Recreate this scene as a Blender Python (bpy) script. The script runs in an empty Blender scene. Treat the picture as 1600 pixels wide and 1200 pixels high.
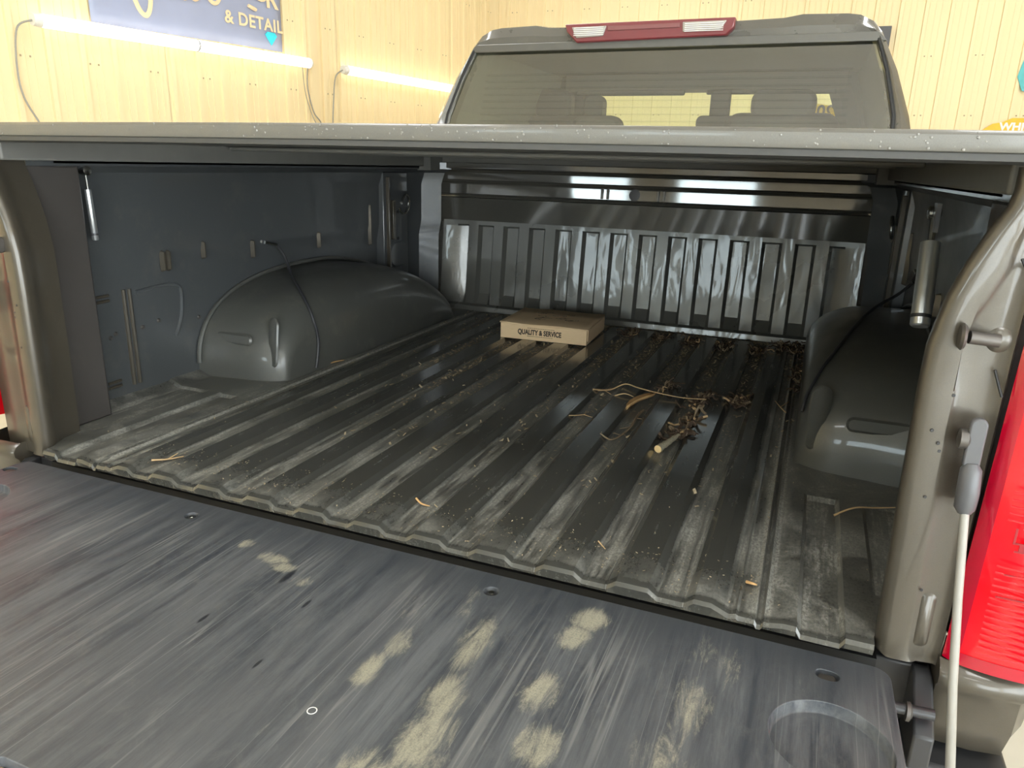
import bpy, bmesh, math, random
from mathutils import Vector, Matrix
R = math.radians
S = bpy.context.scene
COL = S.collection

# ------------------------------------------------------------------ camera, light, exposure
CAM = Vector((.6275, -.9465, .5894))
def make_camera():
    yaw, pitch, roll, F = -.378, -.2919, .0274, 1146.8
    f = Vector((math.sin(yaw)*math.cos(pitch), math.cos(yaw)*math.cos(pitch), math.sin(pitch)))
    r0 = Vector((math.cos(yaw), -math.sin(yaw), 0)); u0 = r0.cross(f)
    r = math.cos(roll)*r0+math.sin(roll)*u0; u = -math.sin(roll)*r0+math.cos(roll)*u0
    cd = bpy.data.cameras.new('camera'); cd.sensor_width = 36; cd.sensor_fit = 'HORIZONTAL'; cd.lens = 36*F/1600
    cd.clip_start = .02; cd.clip_end = 100
    co = bpy.data.objects.new('camera', cd); COL.objects.link(co)
    co.matrix_world = Matrix(((r.x, u.x, -f.x, CAM.x), (r.y, u.y, -f.y, CAM.y), (r.z, u.z, -f.z, CAM.z), (0, 0, 0, 1)))
    S.camera = co
make_camera()
S.view_settings.view_transform = 'Standard'; S.view_settings.look = 'None'
S.view_settings.gamma = 1; S.view_settings.use_curve_mapping = False
S.view_settings.exposure = 0.0
TUBE_E = 2.2        # fluorescent tubes
PANEL_E = 16.5      # ceiling light panels
WINDOW_E = 15.0  # daylight in the door windows
FILL_E = 9.0        # unseen glowing panels, added to brighten the bed from outside the frame
w = bpy.data.worlds.new('world'); S.world = w; w.use_nodes = True
w.node_tree.nodes['Background'].inputs[0].default_value = (.8, .9, 1, 1)
w.node_tree.nodes['Background'].inputs[1].default_value = .6

# ------------------------------------------------------------------ materials
def newmat(name):
    m = bpy.data.materials.new(name); m.use_nodes = True
    nt = m.node_tree; return m, nt, nt.nodes['Principled BSDF']
def node(nt, t, **kw):
    n = nt.nodes.new(t)
    for k, v in kw.items():
        if k in n.inputs: n.inputs[k].default_value = v
        else: setattr(n, k, v)
    return n
def coords(nt, scale=(1, 1, 1), loc=(0, 0, 0)):
    tc = nt.nodes.new('ShaderNodeTexCoord'); mp = nt.nodes.new('ShaderNodeMapping')
    mp.inputs['Scale'].default_value = scale; mp.inputs['Location'].default_value = loc
    nt.links.new(tc.outputs['Object'], mp.inputs['Vector']); return mp.outputs[0]
def noise(nt, scale, detail=4, vec=None, rough=.55, dist=0):
    n = nt.nodes.new('ShaderNodeTexNoise'); n.inputs['Scale'].default_value = scale
    n.inputs['Detail'].default_value = detail; n.inputs['Roughness'].default_value = rough
    n.inputs['Distortion'].default_value = dist
    if vec is not None: nt.links.new(vec, n.inputs['Vector'])
    return n.outputs[0]
def ramp(nt, fac, a, b, va=0., vb=1.):
    n = nt.nodes.new('ShaderNodeMapRange'); n.inputs[1].default_value = a; n.inputs[2].default_value = b
    n.inputs[3].default_value = va; n.inputs[4].default_value = vb; n.interpolation_type = 'SMOOTHSTEP'
    nt.links.new(fac, n.inputs[0]); return n.outputs[0]
def math_(nt, op, a, b=None, c=None):
    n = nt.nodes.new('ShaderNodeMath'); n.operation = op
    for i, v in enumerate((a, b, c)):
        if v is None: continue
        if isinstance(v, (int, float)): n.inputs[i].default_value = v
        else: nt.links.new(v, n.inputs[i])
    return n.outputs[0]
def mix(nt, fac, a, b):
    n = nt.nodes.new('ShaderNodeMix'); n.data_type = 'RGBA'
    for sock, v in ((n.inputs[0], fac), (n.inputs[6], a), (n.inputs[7], b)):
        if isinstance(v, (int, float)): sock.default_value = v
        elif isinstance(v, tuple): sock.default_value = (*v, 1) if len(v) == 3 else v
        else: nt.links.new(v, sock)
    return n.outputs[2]
def bump(nt, p, h, strength=.3, dist=.002):
    b = nt.nodes.new('ShaderNodeBump'); b.inputs['Strength'].default_value = strength
    b.inputs['Distance'].default_value = dist; nt.links.new(h, b.inputs['Height'])
    nt.links.new(b.outputs[0], p.inputs['Normal'])
def simple(name, col, rough=.5, metal=0, coat=0, var=.12, scale=30, bmp=0, spec=.5):
    m, nt, p = newmat(name)
    v = coords(nt); n = noise(nt, scale, 3, v)
    c2 = tuple(min(1, c*(1+var)) for c in col); c1 = tuple(c*(1-var) for c in col)
    nt.links.new(mix(nt, n, c1, c2), p.inputs['Base Color'])
    p.inputs['Roughness'].default_value = rough; p.inputs['Metallic'].default_value = metal
    p.inputs['Coat Weight'].default_value = coat; p.inputs['Coat Roughness'].default_value = .04
    p.inputs['Specular IOR Level'].default_value = spec
    if bmp: bump(nt, p, n, bmp)
    return m
def emit(name, col, s):
    m, nt, p = newmat(name); p.inputs['Base Color'].default_value = (*col, 1)
    p.inputs['Emission Color'].default_value = (*col, 1); p.inputs['Emission Strength'].default_value = s
    return m

def paint_mat(name, col, rough=.3, wave=0., coat=.8, dirt=.25, metal=.2):
    m, nt, p = newmat(name)
    v = coords(nt); n = noise(nt, 6, 5, v); fl = noise(nt, 900, 1, v)
    d = math_(nt, 'MULTIPLY', ramp(nt, noise(nt, 14, 6, v, .7), .5, .75), dirt)
    c = mix(nt, fl, tuple(x*.85 for x in col), tuple(x*1.15 for x in col))
    nt.links.new(mix(nt, d, c, (.22, .2, .16)), p.inputs['Base Color'])
    nt.links.new(ramp(nt, n, .3, .8, rough*.85, rough*1.25), p.inputs['Roughness'])
    p.inputs['Metallic'].default_value = metal
    p.inputs['Coat Weight'].default_value = coat; p.inputs['Coat Roughness'].default_value = .05
    if wave:
        vv = coords(nt, (1, 1, .55)); mp = vv.node; mp.inputs['Rotation'].default_value = (0, R(-38), 0); mp.inputs['Scale'].default_value = (1.6, 1, .45)
        h = noise(nt, 10, 2, vv, .5, .6)
        b = nt.nodes.new('ShaderNodeBump'); b.inputs['Strength'].default_value = wave
        b.inputs['Distance'].default_value = .01; nt.links.new(h, b.inputs['Height'])
        nt.links.new(b.outputs[0], p.inputs['Normal']); nt.links.new(b.outputs[0], p.inputs['Coat Normal'])
    return m
M = {}
M['paint'] = paint_mat('bed_paint', (.085, .08, .07), .32)
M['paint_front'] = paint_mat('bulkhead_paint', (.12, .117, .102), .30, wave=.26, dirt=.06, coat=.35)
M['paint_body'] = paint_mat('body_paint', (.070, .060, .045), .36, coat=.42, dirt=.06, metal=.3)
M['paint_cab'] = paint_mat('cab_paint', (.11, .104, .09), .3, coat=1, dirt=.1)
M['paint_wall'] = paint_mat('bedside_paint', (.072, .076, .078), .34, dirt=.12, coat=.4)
M['plastic'] = simple('black_plastic', (.03, .03, .032), .4)
M['plastic_grey'] = simple('grey_plastic', (.09, .09, .095), .4)
M['steel'] = simple('zinc_steel', (.55, .55, .52), .25, 1)
M['steel_dark'] = simple('dark_bolt_steel', (.12, .11, .10), .5, .7)
M['alu'] = simple('strut_aluminium', (.75, .77, .78), .3, .9)
M['cable'] = simple('cable_sleeve', (.30, .29, .26), .45)
M['black'] = simple('black_gap', (.01, .01, .01), .6)
M['rubber'] = simple('rubber_seal', (.02, .02, .02), .7)
M['cream'] = simple('cream_steel_cladding', (.93, .77, .47), .55, var=.008, scale=1.5)
M['cream2'] = simple('cream_trim', (.90, .74, .45), .5, var=.03, scale=3)
M['screw'] = simple('screw_head', (.42, .34, .2), .5)
M['concrete'] = simple('concrete_floor', (.62, .57, .47), .55, var=.1, scale=3, bmp=.1)
M['ceiling'] = simple('white_ceiling', (.76, .74, .70), .6, var=.03)
M['tube'] = emit('lit_tube', (1, .97, .88), TUBE_E)
M['panel'] = emit('lit_panel', (.96, .98, 1), PANEL_E)
M['fill_glow'] = emit('added_fill_glow', (.86, .94, 1), FILL_E)  # glow of the two added fill panels
M['door_white'] = simple('white_door_panel', (.50, .45, .36), .5, var=.05, scale=4)
M['daylight'] = emit('daylight_pane', (.78, .93, 1), WINDOW_E)
M['white'] = simple('white_enamel', (.85, .84, .8), .4)
M['cord'] = simple('grey_cord', (.35, .34, .3), .5)
M['leather'] = simple('black_leather', (.02, .02, .019), .6)
M['trim_dark'] = simple('cab_trim', (.06, .058, .052), .6)
M['band'] = simple('cab_top_band', (.10, .095, .082), .35, coat=.5)
M['lining'] = simple('cab_lining_cloth', (.17, .165, .15), .8)

# bed floor: dark paint, dust lying low in the valleys and along the rear edge
def floor_mat():
    m, nt, p = newmat('bed_floor_paint')
    tc = nt.nodes.new('ShaderNodeTexCoord'); sx = nt.nodes.new('ShaderNodeSeparateXYZ'); nt.links.new(tc.outputs['Object'], sx.inputs[0])
    X, Y, Z = sx.outputs
    valley = ramp(nt, Z, .0003, .0045, 1, 0)
    streak = noise(nt, 10, 6, coords(nt, (9, .7, 1)), .65)
    fine = noise(nt, 260, 3, coords(nt, (1, .6, 1)), .7)
    mott = noise(nt, 16, 5, coords(nt, (1, .5, 1)), .7)
    rear = math_(nt, 'MULTIPLY', ramp(nt, Y, .0, .10, 1, 0), ramp(nt, Y, -.002, .006, 0, 1))
    side = ramp(nt, math_(nt, 'ABSOLUTE', X), .60, .612, 0, 1)
    ga = math_(nt, 'ABSOLUTE', math_(nt, 'SUBTRACT', math_(nt, 'ABSOLUTE', X), .629)); gl = math_(nt, 'MULTIPLY', ramp(nt, ga, .004, .006, 0, 1), ramp(nt, ga, .010, .022, .75, 0))
    dv = math_(nt, 'MULTIPLY', valley, ramp(nt, math_(nt, 'ADD', streak, math_(nt, 'MULTIPLY', mott, .6)), .64, 1.0, .10, .80))
    dr = math_(nt, 'MULTIPLY', math_(nt, 'MULTIPLY', rear, ramp(nt, mott, .30, .80)), .62)
    ds = math_(nt, 'MULTIPLY', side, ramp(nt, noise(nt, 9, 8, coords(nt), .7, 1.2), .38, .7, .15, .8))
    dt = math_(nt, 'MULTIPLY', ramp(nt, streak, .5, .8), .12)
    ds = math_(nt, 'MULTIPLY', ds, .8)
    d = math_(nt, 'MAXIMUM', math_(nt, 'MAXIMUM', math_(nt, 'MAXIMUM', dv, gl), dr), math_(nt, 'MAXIMUM', ds, dt))
    d = math_(nt, 'MULTIPLY', d, ramp(nt, fine, .3, .62, .35, 1.1)); d = math_(nt, 'MULTIPLY', d, ramp(nt, Y, -.001, .010, .08, 1))
    nt.links.new(mix(nt, d, (.064, .063, .055), (.38, .37, .325)), p.inputs['Base Color'])
    nt.links.new(ramp(nt, d, 0, .5, .26, .75), p.inputs['Roughness'])
    p.inputs['Metallic'].default_value = .2
    cw = ramp(nt, d, 0, .35, .6, 0); nt.links.new(cw, p.inputs['Coat Weight']); p.inputs['Coat Roughness'].default_value = .12
    bump(nt, p, fine, .15, .001)
    return m
M['floor'] = floor_mat()

def tailgate_mat():
    m, nt, p = newmat('tailgate_scuffed_plastic')
    tc = nt.nodes.new('ShaderNodeTexCoord'); sx = nt.nodes.new('ShaderNodeSeparateXYZ'); nt.links.new(tc.outputs['Object'], sx.inputs[0])
    X, Y, Z = sx.outputs
    s1 = noise(nt, 14, 9, coords(nt, (1.9, .16, 1)), .70, .5)
    s2 = noise(nt, 45, 7, coords(nt, (1.5, .12, 1), (3, 1, 0)), .72, .3)
    broad = noise(nt, 3.2, 3, coords(nt, (2.4, .45, 1), (7, 2, 0)), .5)
    fine = noise(nt, 420, 3, coords(nt), .7)
    streak = math_(nt, 'ADD', math_(nt, 'MULTIPLY', s1, .55), math_(nt, 'MULTIPLY', s2, .45))
    c = mix(nt, ramp(nt, streak, .36, .66), (.028, .034, .045), (.135, .141, .148))
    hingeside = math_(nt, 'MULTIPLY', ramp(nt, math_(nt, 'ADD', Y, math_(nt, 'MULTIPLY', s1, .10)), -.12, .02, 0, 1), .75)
    c = mix(nt, math_(nt, 'MULTIPLY', ramp(nt, broad, .4, .65), .5), c, (.112, .113, .118))
    dirt = noise(nt, 22, 8, coords(nt, (1.6, .7, 1), (4, 4, 0)), .75, .6)
    c = mix(nt, math_(nt, 'MULTIPLY', ramp(nt, dirt, .48, .75), .5), c, (.155, .155, .152))
    for k, (fx, fy, lo, th) in enumerate(((26, .5, (0, 0, 0), .012), (17, .35, (2, 9, 0), .009), (40, .9, (5, 3, 0), .012))):
        ln = noise(nt, 1.0, 2, coords(nt, (fx, fy, 1), lo), .4, .15)
        a = math_(nt, 'ABSOLUTE', math_(nt, 'SUBTRACT', ln, .5))
        gate = ramp(nt, noise(nt, 4, 3, coords(nt, (2, .6, 1), (k*3, 1, 0))), .45, .62)
        c = mix(nt, math_(nt, 'MULTIPLY', math_(nt, 'MULTIPLY', ramp(nt, a, 0, th, 1, 0), gate), .45), c, (.26, .26, .25))
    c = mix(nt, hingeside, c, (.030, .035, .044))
    # dried mud: (x, y, radius x, radius y, strength)
    spots = [(-.157, -.117, .016, .018, 1), (-.09, -.135, .04, .020, .9), (-.06, -.15, .03, .018, .8), (-.01, -.17, .025, .02, .7),
             (.19, -.30, .018, .045, 1), (.20, -.235, .02, .05, .75), (.285, -.20, .03, .07, .85), (.30, -.31, .035, .06, .9), (.31, -.37, .04, .07, 1), (.27, -.45, .05, .06, .9),
             (.412, -.085, .034, .035, 1), (.405, -.135, .028, .035, 1), (.40, -.25, .035, .05, .85), (.425, -.33, .035, .045, 1),
             (.57, -.10, .03, .06, .55), (.565, -.2, .03, .08, .7), (.60, -.11, .025, .06, .55), (.55, -.30, .05, .06, .6), (.68, -.1, .04, .04, .35),
             (.18, -.16, .03, .05, .5), (.24, -.12, .03, .05, .45), (.14, -.43, .02, .02, .4), (-.14, -.06, .04, .02, .4)]
    tot = None
    for x, y, rx, ry, s in spots:
        dx = math_(nt, 'DIVIDE', math_(nt, 'SUBTRACT', X, x), rx); dy = math_(nt, 'DIVIDE', math_(nt, 'SUBTRACT', Y, y), ry)
        q = math_(nt, 'SQRT', math_(nt, 'ADD', math_(nt, 'MULTIPLY', dx, dx), math_(nt, 'MULTIPLY', dy, dy)))
        q = ramp(nt, q, .2, 1.5, s, 0)
        tot = q if tot is None else math_(nt, 'MAXIMUM', tot, q)
    mn = noise(nt, 30, 10, coords(nt, (1.6, .34, 1), (1, 5, 0)), .82, .6)
    mud = ramp(nt, math_(nt, 'ADD', math_(nt, 'MULTIPLY', tot, .37), mn), .66, .92, 0, 1)
    mud = math_(nt, 'MULTIPLY', mud, ramp(nt, fine, .3, .6, .55, 1))
    mud = math_(nt, 'MULTIPLY', mud, ramp(nt, tot, 0, .25))
    c = mix(nt, math_(nt, 'MULTIPLY', mud, .9), c, (.42, .39, .29))
    c = mix(nt, math_(nt, 'MULTIPLY', fine, .2), c, (.13, .135, .14))
    # dark gouges
    for x, y, rx, ry in [(-.035, -.168, .006, .022), (.035, -.215, .003, .012), (-.07, -.30, .003, .012), (.06, -.345, .0025, .01)]:
        dx = math_(nt, 'DIVIDE', math_(nt, 'SUBTRACT', X, x), rx); dy = math_(nt, 'DIVIDE', math_(nt, 'SUBTRACT', Y, y), ry)
        q = math_(nt, 'SQRT', math_(nt, 'ADD', math_(nt, 'MULTIPLY', dx, dx), math_(nt, 'MULTIPLY', dy, dy)))
        c = mix(nt, ramp(nt, q, .6, 1.2, .9, 0), c, (.015, .017, .022))
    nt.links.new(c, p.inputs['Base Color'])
    nt.links.new(ramp(nt, s1, .3, .7, .38, .58), p.inputs['Roughness'])
    bump(nt, p, math_(nt, 'ADD', math_(nt, 'MULTIPLY', fine, .4), s1), .25, .0012)
    return m
M['tailgate'] = tailgate_mat()

def card_mat():
    m, nt, p = newmat('kraft_cardboard')
    f = noise(nt, 60, 5, coords(nt, (1, 1, 6)), .6)
    nt.links.new(mix(nt, f, (.74, .53, .30), (.84, .62, .38)), p.inputs['Base Color'])
    p.inputs['Roughness'].default_value = .8; bump(nt, p, f, .1); return m
M['card'] = card_mat()
M['ink'] = simple('printed_ink', (.04, .03, .025), .8)
M['ink_soft'] = simple('faded_printed_ink', (.28, .20, .12), .8)
M['red'] = simple('red_lens', (.95, .002, .012), .22, coat=.6, var=.08, scale=90)
M['red_dark'] = simple('dark_red_lens_edge', (.42, .002, .02), .18, coat=.7, var=.05)
M['red_pale'] = simple('brake_lens', (.17, .02, .026), .3, coat=1, var=.05)
M['red_pale2'] = simple('brake_lens_centre', (.20, .06, .06), .3, coat=1, var=.05)
M['clear'] = simple('clear_lens', (.36, .32, .28), .2, coat=1, var=.05)
M['banner'] = simple('blue_vinyl', (.36, .40, .56), .35, var=.15, scale=2)
M['banner_ink'] = simple('cream_lettering', (.95, .74, .46), .5, var=.02)
M['cyan'] = simple('cyan_print', (.05, .75, .9), .5)
M['teal'] = simple('teal_print', (.12, .55, .58), .5, var=.2, scale=8)
M['yellow'] = simple('yellow_print', (.95, .55, .03), .5)
def film():
    m, nt, p = newmat('yellow_film'); out = nt.nodes['Material Output']
    t = node(nt, 'ShaderNodeBsdfTranslucent'); t.inputs[0].default_value = (.95, .75, .08, 1); mx = node(nt, 'ShaderNodeMixShader'); mx.inputs[0].default_value = .75
    nt.links.new(mix(nt, noise(nt, 20, 2), (.85, .62, .05), (.9, .68, .08)), p.inputs['Base Color'])
    nt.links.new(p.outputs[0], mx.inputs[1]); nt.links.new(t.outputs[0], mx.inputs[2]); nt.links.new(mx.outputs[0], out.inputs[0]); return m
M['yellow2'] = film()
M['bark'] = simple('twig_bark', (.23, .17, .105), .85, var=.5, scale=150, bmp=.4)
M['bark_dark'] = simple('root_bark', (.07, .045, .028), .9, var=.5, scale=150, bmp=.4)
M['bark_pale'] = simple('lichen_bark', (.38, .34, .24), .9, var=.6, scale=220, bmp=.5)
M['cutwood'] = simple('cut_wood', (.85, .62, .30), .7)
M['straw'] = simple('dry_stem', (.55, .38, .2), .8, var=.2)
M['leaf'] = simple('dead_leaf', (.55, .33, .14), .7, var=.35, scale=60)
M['litter'] = simple('wood_litter', (.42, .34, .22), .9, var=.9, scale=120)
M['drop'] = simple('water_drop', (.22, .21, .19), .05, spec=.8)
def glass_mat(name, tint, refl, glosscol=(1, 1, 1)):
    m, nt, p = newmat(name); out = nt.nodes['Material Output']; nt.nodes.remove(p)
    t = node(nt, 'ShaderNodeBsdfTransparent'); t.inputs[0].default_value = (*tint, 1)
    g = node(nt, 'ShaderNodeBsdfGlossy'); g.inputs['Roughness'].default_value = .03; g.inputs[0].default_value = (*glosscol, 1)
    fr = node(nt, 'ShaderNodeLayerWeight'); fr.inputs[0].default_value = .25
    f = math_(nt, 'ADD', math_(nt, 'MULTIPLY', fr.outputs['Fresnel'], .25), refl)
    mx = node(nt, 'ShaderNodeMixShader'); nt.links.new(f, mx.inputs[0]); nt.links.new(t.outputs[0], mx.inputs[1]); nt.links.new(g.outputs[0], mx.inputs[2])
    nt.links.new(mx.outputs[0], out.inputs[0]); return m
M['glass_rear'] = glass_mat('tinted_rear_glass', (.93, .98, .80), .19, (.95, .93, .90))
M['glass_front'] = glass_mat('windscreen_glass', (.90, 1.0, .88), .0)

# ------------------------------------------------------------------ mesh builder
class MB:
    def __init__(s): s.v = []; s.f = []
    def add(s, vs, fs):
        o = len(s.v); s.v += [tuple(v) for v in vs]; s.f += [tuple(i+o for i in f) for f in fs]; return s
    def box(s, x0, x1, y0, y1, z0, z1):
        v = [(x, y, z) for x in (x0, x1) for y in (y0, y1) for z in (z0, z1)]
        return s.add(v, [(0, 1, 3, 2), (4, 6, 7, 5), (0, 4, 5, 1), (2, 3, 7, 6), (0, 2, 6, 4), (1, 5, 7, 3)])
    def tube(s, pts, rad, n=8, cap=True, flat=1.):
        pts = [Vector(p) for p in pts]; k = len(pts)
        rs = [rad]*k if isinstance(rad, (int, float)) else rad
        vs = []; prev = None
        for i, p in enumerate(pts):
            t = (pts[min(i+1, k-1)]-pts[max(i-1, 0)]).normalized()
            up = prev if prev is not None else (Vector((0, 0, 1)) if abs(t.z) < .9 else Vector((1, 0, 0)))
            a = (up - t*up.dot(t)).normalized(); b = t.cross(a); prev = a
            for j in range(n):
                q = 2*math.pi*j/n; vs.append(p+a*math.cos(q)*rs[i]*flat+b*math.sin(q)*rs[i])
        fs = [(i*n+j, i*n+(j+1) % n, (i+1)*n+(j+1) % n, (i+1)*n+j) for i in range(k-1) for j in range(n)]
        if cap: fs += [tuple(range(n-1, -1, -1)), tuple(range((k-1)*n, k*n))]
        return s.add(vs, fs)
    def lathe(s, prof, c, axis='z', n=24, caps=True):   # prof: (radius, height) pairs
        vs = []
        for r_, h in prof:
            for j in range(n):
                q = 2*math.pi*j/n; a, b = r_*math.cos(q), r_*math.sin(q)
                vs.append({'z': (c[0]+a, c[1]+b, c[2]+h), 'x': (c[0]+h, c[1]+a, c[2]+b), 'y': (c[0]+a, c[1]+h, c[2]+b)}[axis])
        k = len(prof)
        fs = [(i*n+j, i*n+(j+1) % n, (i+1)*n+(j+1) % n, (i+1)*n+j) for i in range(k-1) for j in range(n)]
        if caps: fs += [tuple(range(n-1, -1, -1)), tuple(range((k-1)*n, k*n))]
        return s.add(vs, fs)
    def grid(s, rows, close=False):
        n = len(rows[0]); o = []
        for r_ in rows: o += r_
        fs = [(i*n+j, i*n+j+1, (i+1)*n+j+1, (i+1)*n+j) for i in range(len(rows)-1) for j in range(n-1)]
        if close: fs += [(i*n+n-1, i*n, (i+1)*n, (i+1)*n+n-1) for i in range(len(rows)-1)]
        return s.add(o, fs)
    def prism(s, poly, lo, hi, axis='y'):     # closed outline extruded along axis
        n = len(poly)
        def P(a, b, h): return {'y': (a, h, b), 'x': (h, a, b), 'z': (a, b, h)}[axis]
        v = [P(a, b, lo) for a, b in poly]+[P(a, b, hi) for a, b in poly]
        return s.add(v, [tuple(range(n)), tuple(range(2*n-1, n-1, -1))]+[(i, (i+1) % n, n+(i+1) % n, n+i) for i in range(n)])
    def build(s, name, mat, parent=None, bevel=0, smooth=40, loc=None, seg=2, solid=0, shared=None):
        me = bpy.data.meshes.new(name); me.from_pydata(s.v, [], s.f)
        bm = bmesh.new(); bm.from_mesh(me); bmesh.ops.remove_doubles(bm, verts=bm.verts, dist=1e-5)
        bmesh.ops.recalc_face_normals(bm, faces=bm.faces); bm.to_mesh(me); bm.free()
        me.materials.append(mat)
        for p in me.polygons: p.use_smooth = True
        me.set_sharp_from_angle(angle=R(smooth))
        o = bpy.data.objects.new(name, me); COL.objects.link(o)
        if parent: o.parent = parent
        if loc: o.location = loc
        if solid:
            md = o.modifiers.new('solid', 'SOLIDIFY'); md.thickness = solid; md.offset = 0
        if bevel:
            md = o.modifiers.new('bevel', 'BEVEL'); md.width = bevel; md.segments = seg; md.limit_method = 'ANGLE'; md.angle_limit = R(35)
        return o
def rrect(x0, x1, z0, z1, r, n=4):
    out = []
    for cx, cz, a0 in ((x1-r, z1-r, 0), (x0+r, z1-r, 90), (x0+r, z0+r, 180), (x1-r, z0+r, 270)):
        for i in range(n+1):
            a = R(a0+90*i/n); out.append((cx+r*math.cos(a), cz+r*math.sin(a)))
    return out
def spline(pts, n=8):
    pts = [Vector(p) for p in pts]; out = []
    for i in range(len(pts)-1):
        p0, p1, p2, p3 = pts[max(i-1, 0)], pts[i], pts[i+1], pts[min(i+2, len(pts)-1)]
        for k in range(n):
            t = k/n
            out.append(.5*((2*p1)+(-p0+p2)*t+(2*p0-5*p1+4*p2-p3)*t*t+(-p0+3*p1-3*p2+p3)*t**3))
    out.append(pts[-1]); return out
def empty(name, loc=(0, 0, 0)):
    o = bpy.data.objects.new(name, None); o.location = loc; o.empty_display_size = .1; COL.objects.link(o); return o
def tag(o, label=None, cat=None, group=None, kind=None):
    if label: o['label'] = label
    if cat: o['category'] = cat
    if group: o['group'] = group
    if kind: o['kind'] = kind
    return o
def text_mesh(name, body, size, mat, parent, loc, rot, extrude=.0008, offset=0, align='CENTER', scale=(1, 1, 1), space=1):
    cu = bpy.data.curves.new(name, 'FONT'); cu.body = body; cu.size = size; cu.extrude = extrude; cu.offset = offset
    cu.align_x = align; cu.align_y = 'CENTER'; cu.space_character = space; cu.resolution_u = 4
    t = bpy.data.objects.new(name, cu); COL.objects.link(t)
    dg = bpy.context.evaluated_depsgraph_get(); me = bpy.data.meshes.new_from_object(t.evaluated_get(dg))
    bpy.data.objects.remove(t); me.name = name; me.materials.clear(); me.materials.append(mat)
    o = bpy.data.objects.new(name, me); COL.objects.link(o); o.parent = parent; o.location = loc; o.rotation_euler = rot; o.scale = scale
    return o
def cut(o, cutter):
    md = o.modifiers.new('cut', 'BOOLEAN'); md.operation = 'DIFFERENCE'; md.object = cutter; md.solver = 'EXACT'
    bpy.context.view_layer.update()
    dg = bpy.context.evaluated_depsgraph_get(); me = bpy.data.meshes.new_from_object(o.evaluated_get(dg))
    o.modifiers.clear(); o.data = me; bpy.data.objects.remove(cutter)
    for p in me.polygons: p.use_smooth = True
    me.set_sharp_from_angle(angle=R(35))

# ================================================================== ROOM
FLOOR_Z = -.88; CEIL_Z = 3.4
K = Vector((-3.38, 8.2, 0)); ANG = R(9.5); D = Vector((math.sin(ANG), math.cos(ANG), 0)); N = Vector((math.cos(ANG), -math.sin(ANG), 0))
def lw(u, z, off=0.): p = K+D*u+N*off; return (p.x, p.y, z)
MB().box(-8, 7, -7.3, 8.5, FLOOR_Z-.1, FLOOR_Z).build('floor', M['concrete'])['kind'] = 'structure'
MB().box(-8, 7, -7.3, 8.5, CEIL_Z, CEIL_Z+.1).build('ceiling', M['ceiling'])['kind'] = 'structure'
wf = MB().box(-8, 7, 8.23, 8.33, FLOOR_Z, CEIL_Z).build('wall_front', M['cream2']); wf['kind'] = 'structure'
wl = MB().prism([tuple(Vector(lw(-16, 0, -.03))[:2]), tuple(Vector(lw(.05, 0, -.03))[:2]), tuple(Vector(lw(.05, 0, -.13))[:2]), tuple(Vector(lw(-16, 0, -.13))[:2])], FLOOR_Z, CEIL_Z, 'z').build('wall_left', M['cream2']); wl['kind'] = 'structure'
wr = MB().box(6, 6.1, -7.3, 8.4, FLOOR_Z, CEIL_Z).build('wall_right', M['cream2']); wr['kind'] = 'structure'
wb = MB().box(-8, 7, -7.2, -7.1, FLOOR_Z, CEIL_Z).build('wall_back', M['door_white']); wb['kind'] = 'structure'

PW = .9144
def cladding_mesh():
    prof = [(0, 0)]
    for k in range(4):
        b = .2286*k
        prof += [(b+.02, 0), (b+.024, .022), (b+.058, .022), (b+.062, 0), (b+.118, 0), (b+.119, .005), (b+.127, .005), (b+.128, 0), (b+.172, 0), (b+.173, .005), (b+.181, .005), (b+.182, 0)]
    prof += [(PW, 0)]
    m = MB(); m.grid([[(x, -y, z) for x, y in prof] for z in (FLOOR_Z, CEIL_Z)])
    me = bpy.data.meshes.new('wall_panel'); me.from_pydata(m.v, [], m.f)
    me.materials.append(M['cream']); return me
clad = cladding_mesh()
def add_panels(wall, start, rotz, n):
    for i in range(n):
        o = bpy.data.objects.new('wall_panel', clad); COL.objects.link(o); o.parent = wall
        o.rotation_euler.z = rotz
        d = Vector((math.cos(rotz), math.sin(rotz), 0)); nn = Vector((math.sin(rotz), -math.cos(rotz), 0))
        o.location = Vector(start)+d*PW*i+nn*(.003*(i % 2))
add_panels(wf, (-3.45, 8.2, 0), 0, 9)
add_panels(wl, tuple(K+D*(-PW*14)), math.pi/2-ANG, 14)
# screws in rows
def screws(wall, start, d, nrm, n):
    m = MB(); e = Vector(d)
    for z in (-.1, .55, 1.18, 1.75, 2.35, 3.0):
        for i in range(n):
            for dx in (.09, .15):
                if (i+int(dx*100)) % 2: continue
                c = Vector(start)+e*(.2286*i+dx)+Vector(nrm)*.004+Vector((0, 0, z))
                a = e*.006; b = Vector((0, 0, .006)); t = Vector(nrm)*.004
                m.add([c-a-b, c+a-b, c+a+b, c-a+b, c-a*.5-b*.5+t, c+a*.5-b*.5+t, c+a*.5+b*.5+t, c-a*.5+b*.5+t],
                      [(4, 5, 6, 7), (0, 1, 5, 4), (1, 2, 6, 5), (2, 3, 7, 6), (3, 0, 4, 7)])
    tag(m.build('screws', M['screw'], wall), kind='stuff')
screws(wf, (-3.45, 8.2, 0), (1, 0, 0), (0, -1, 0), 36)
screws(wl, K+D*(-PW*14), D, N, 56)
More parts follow.
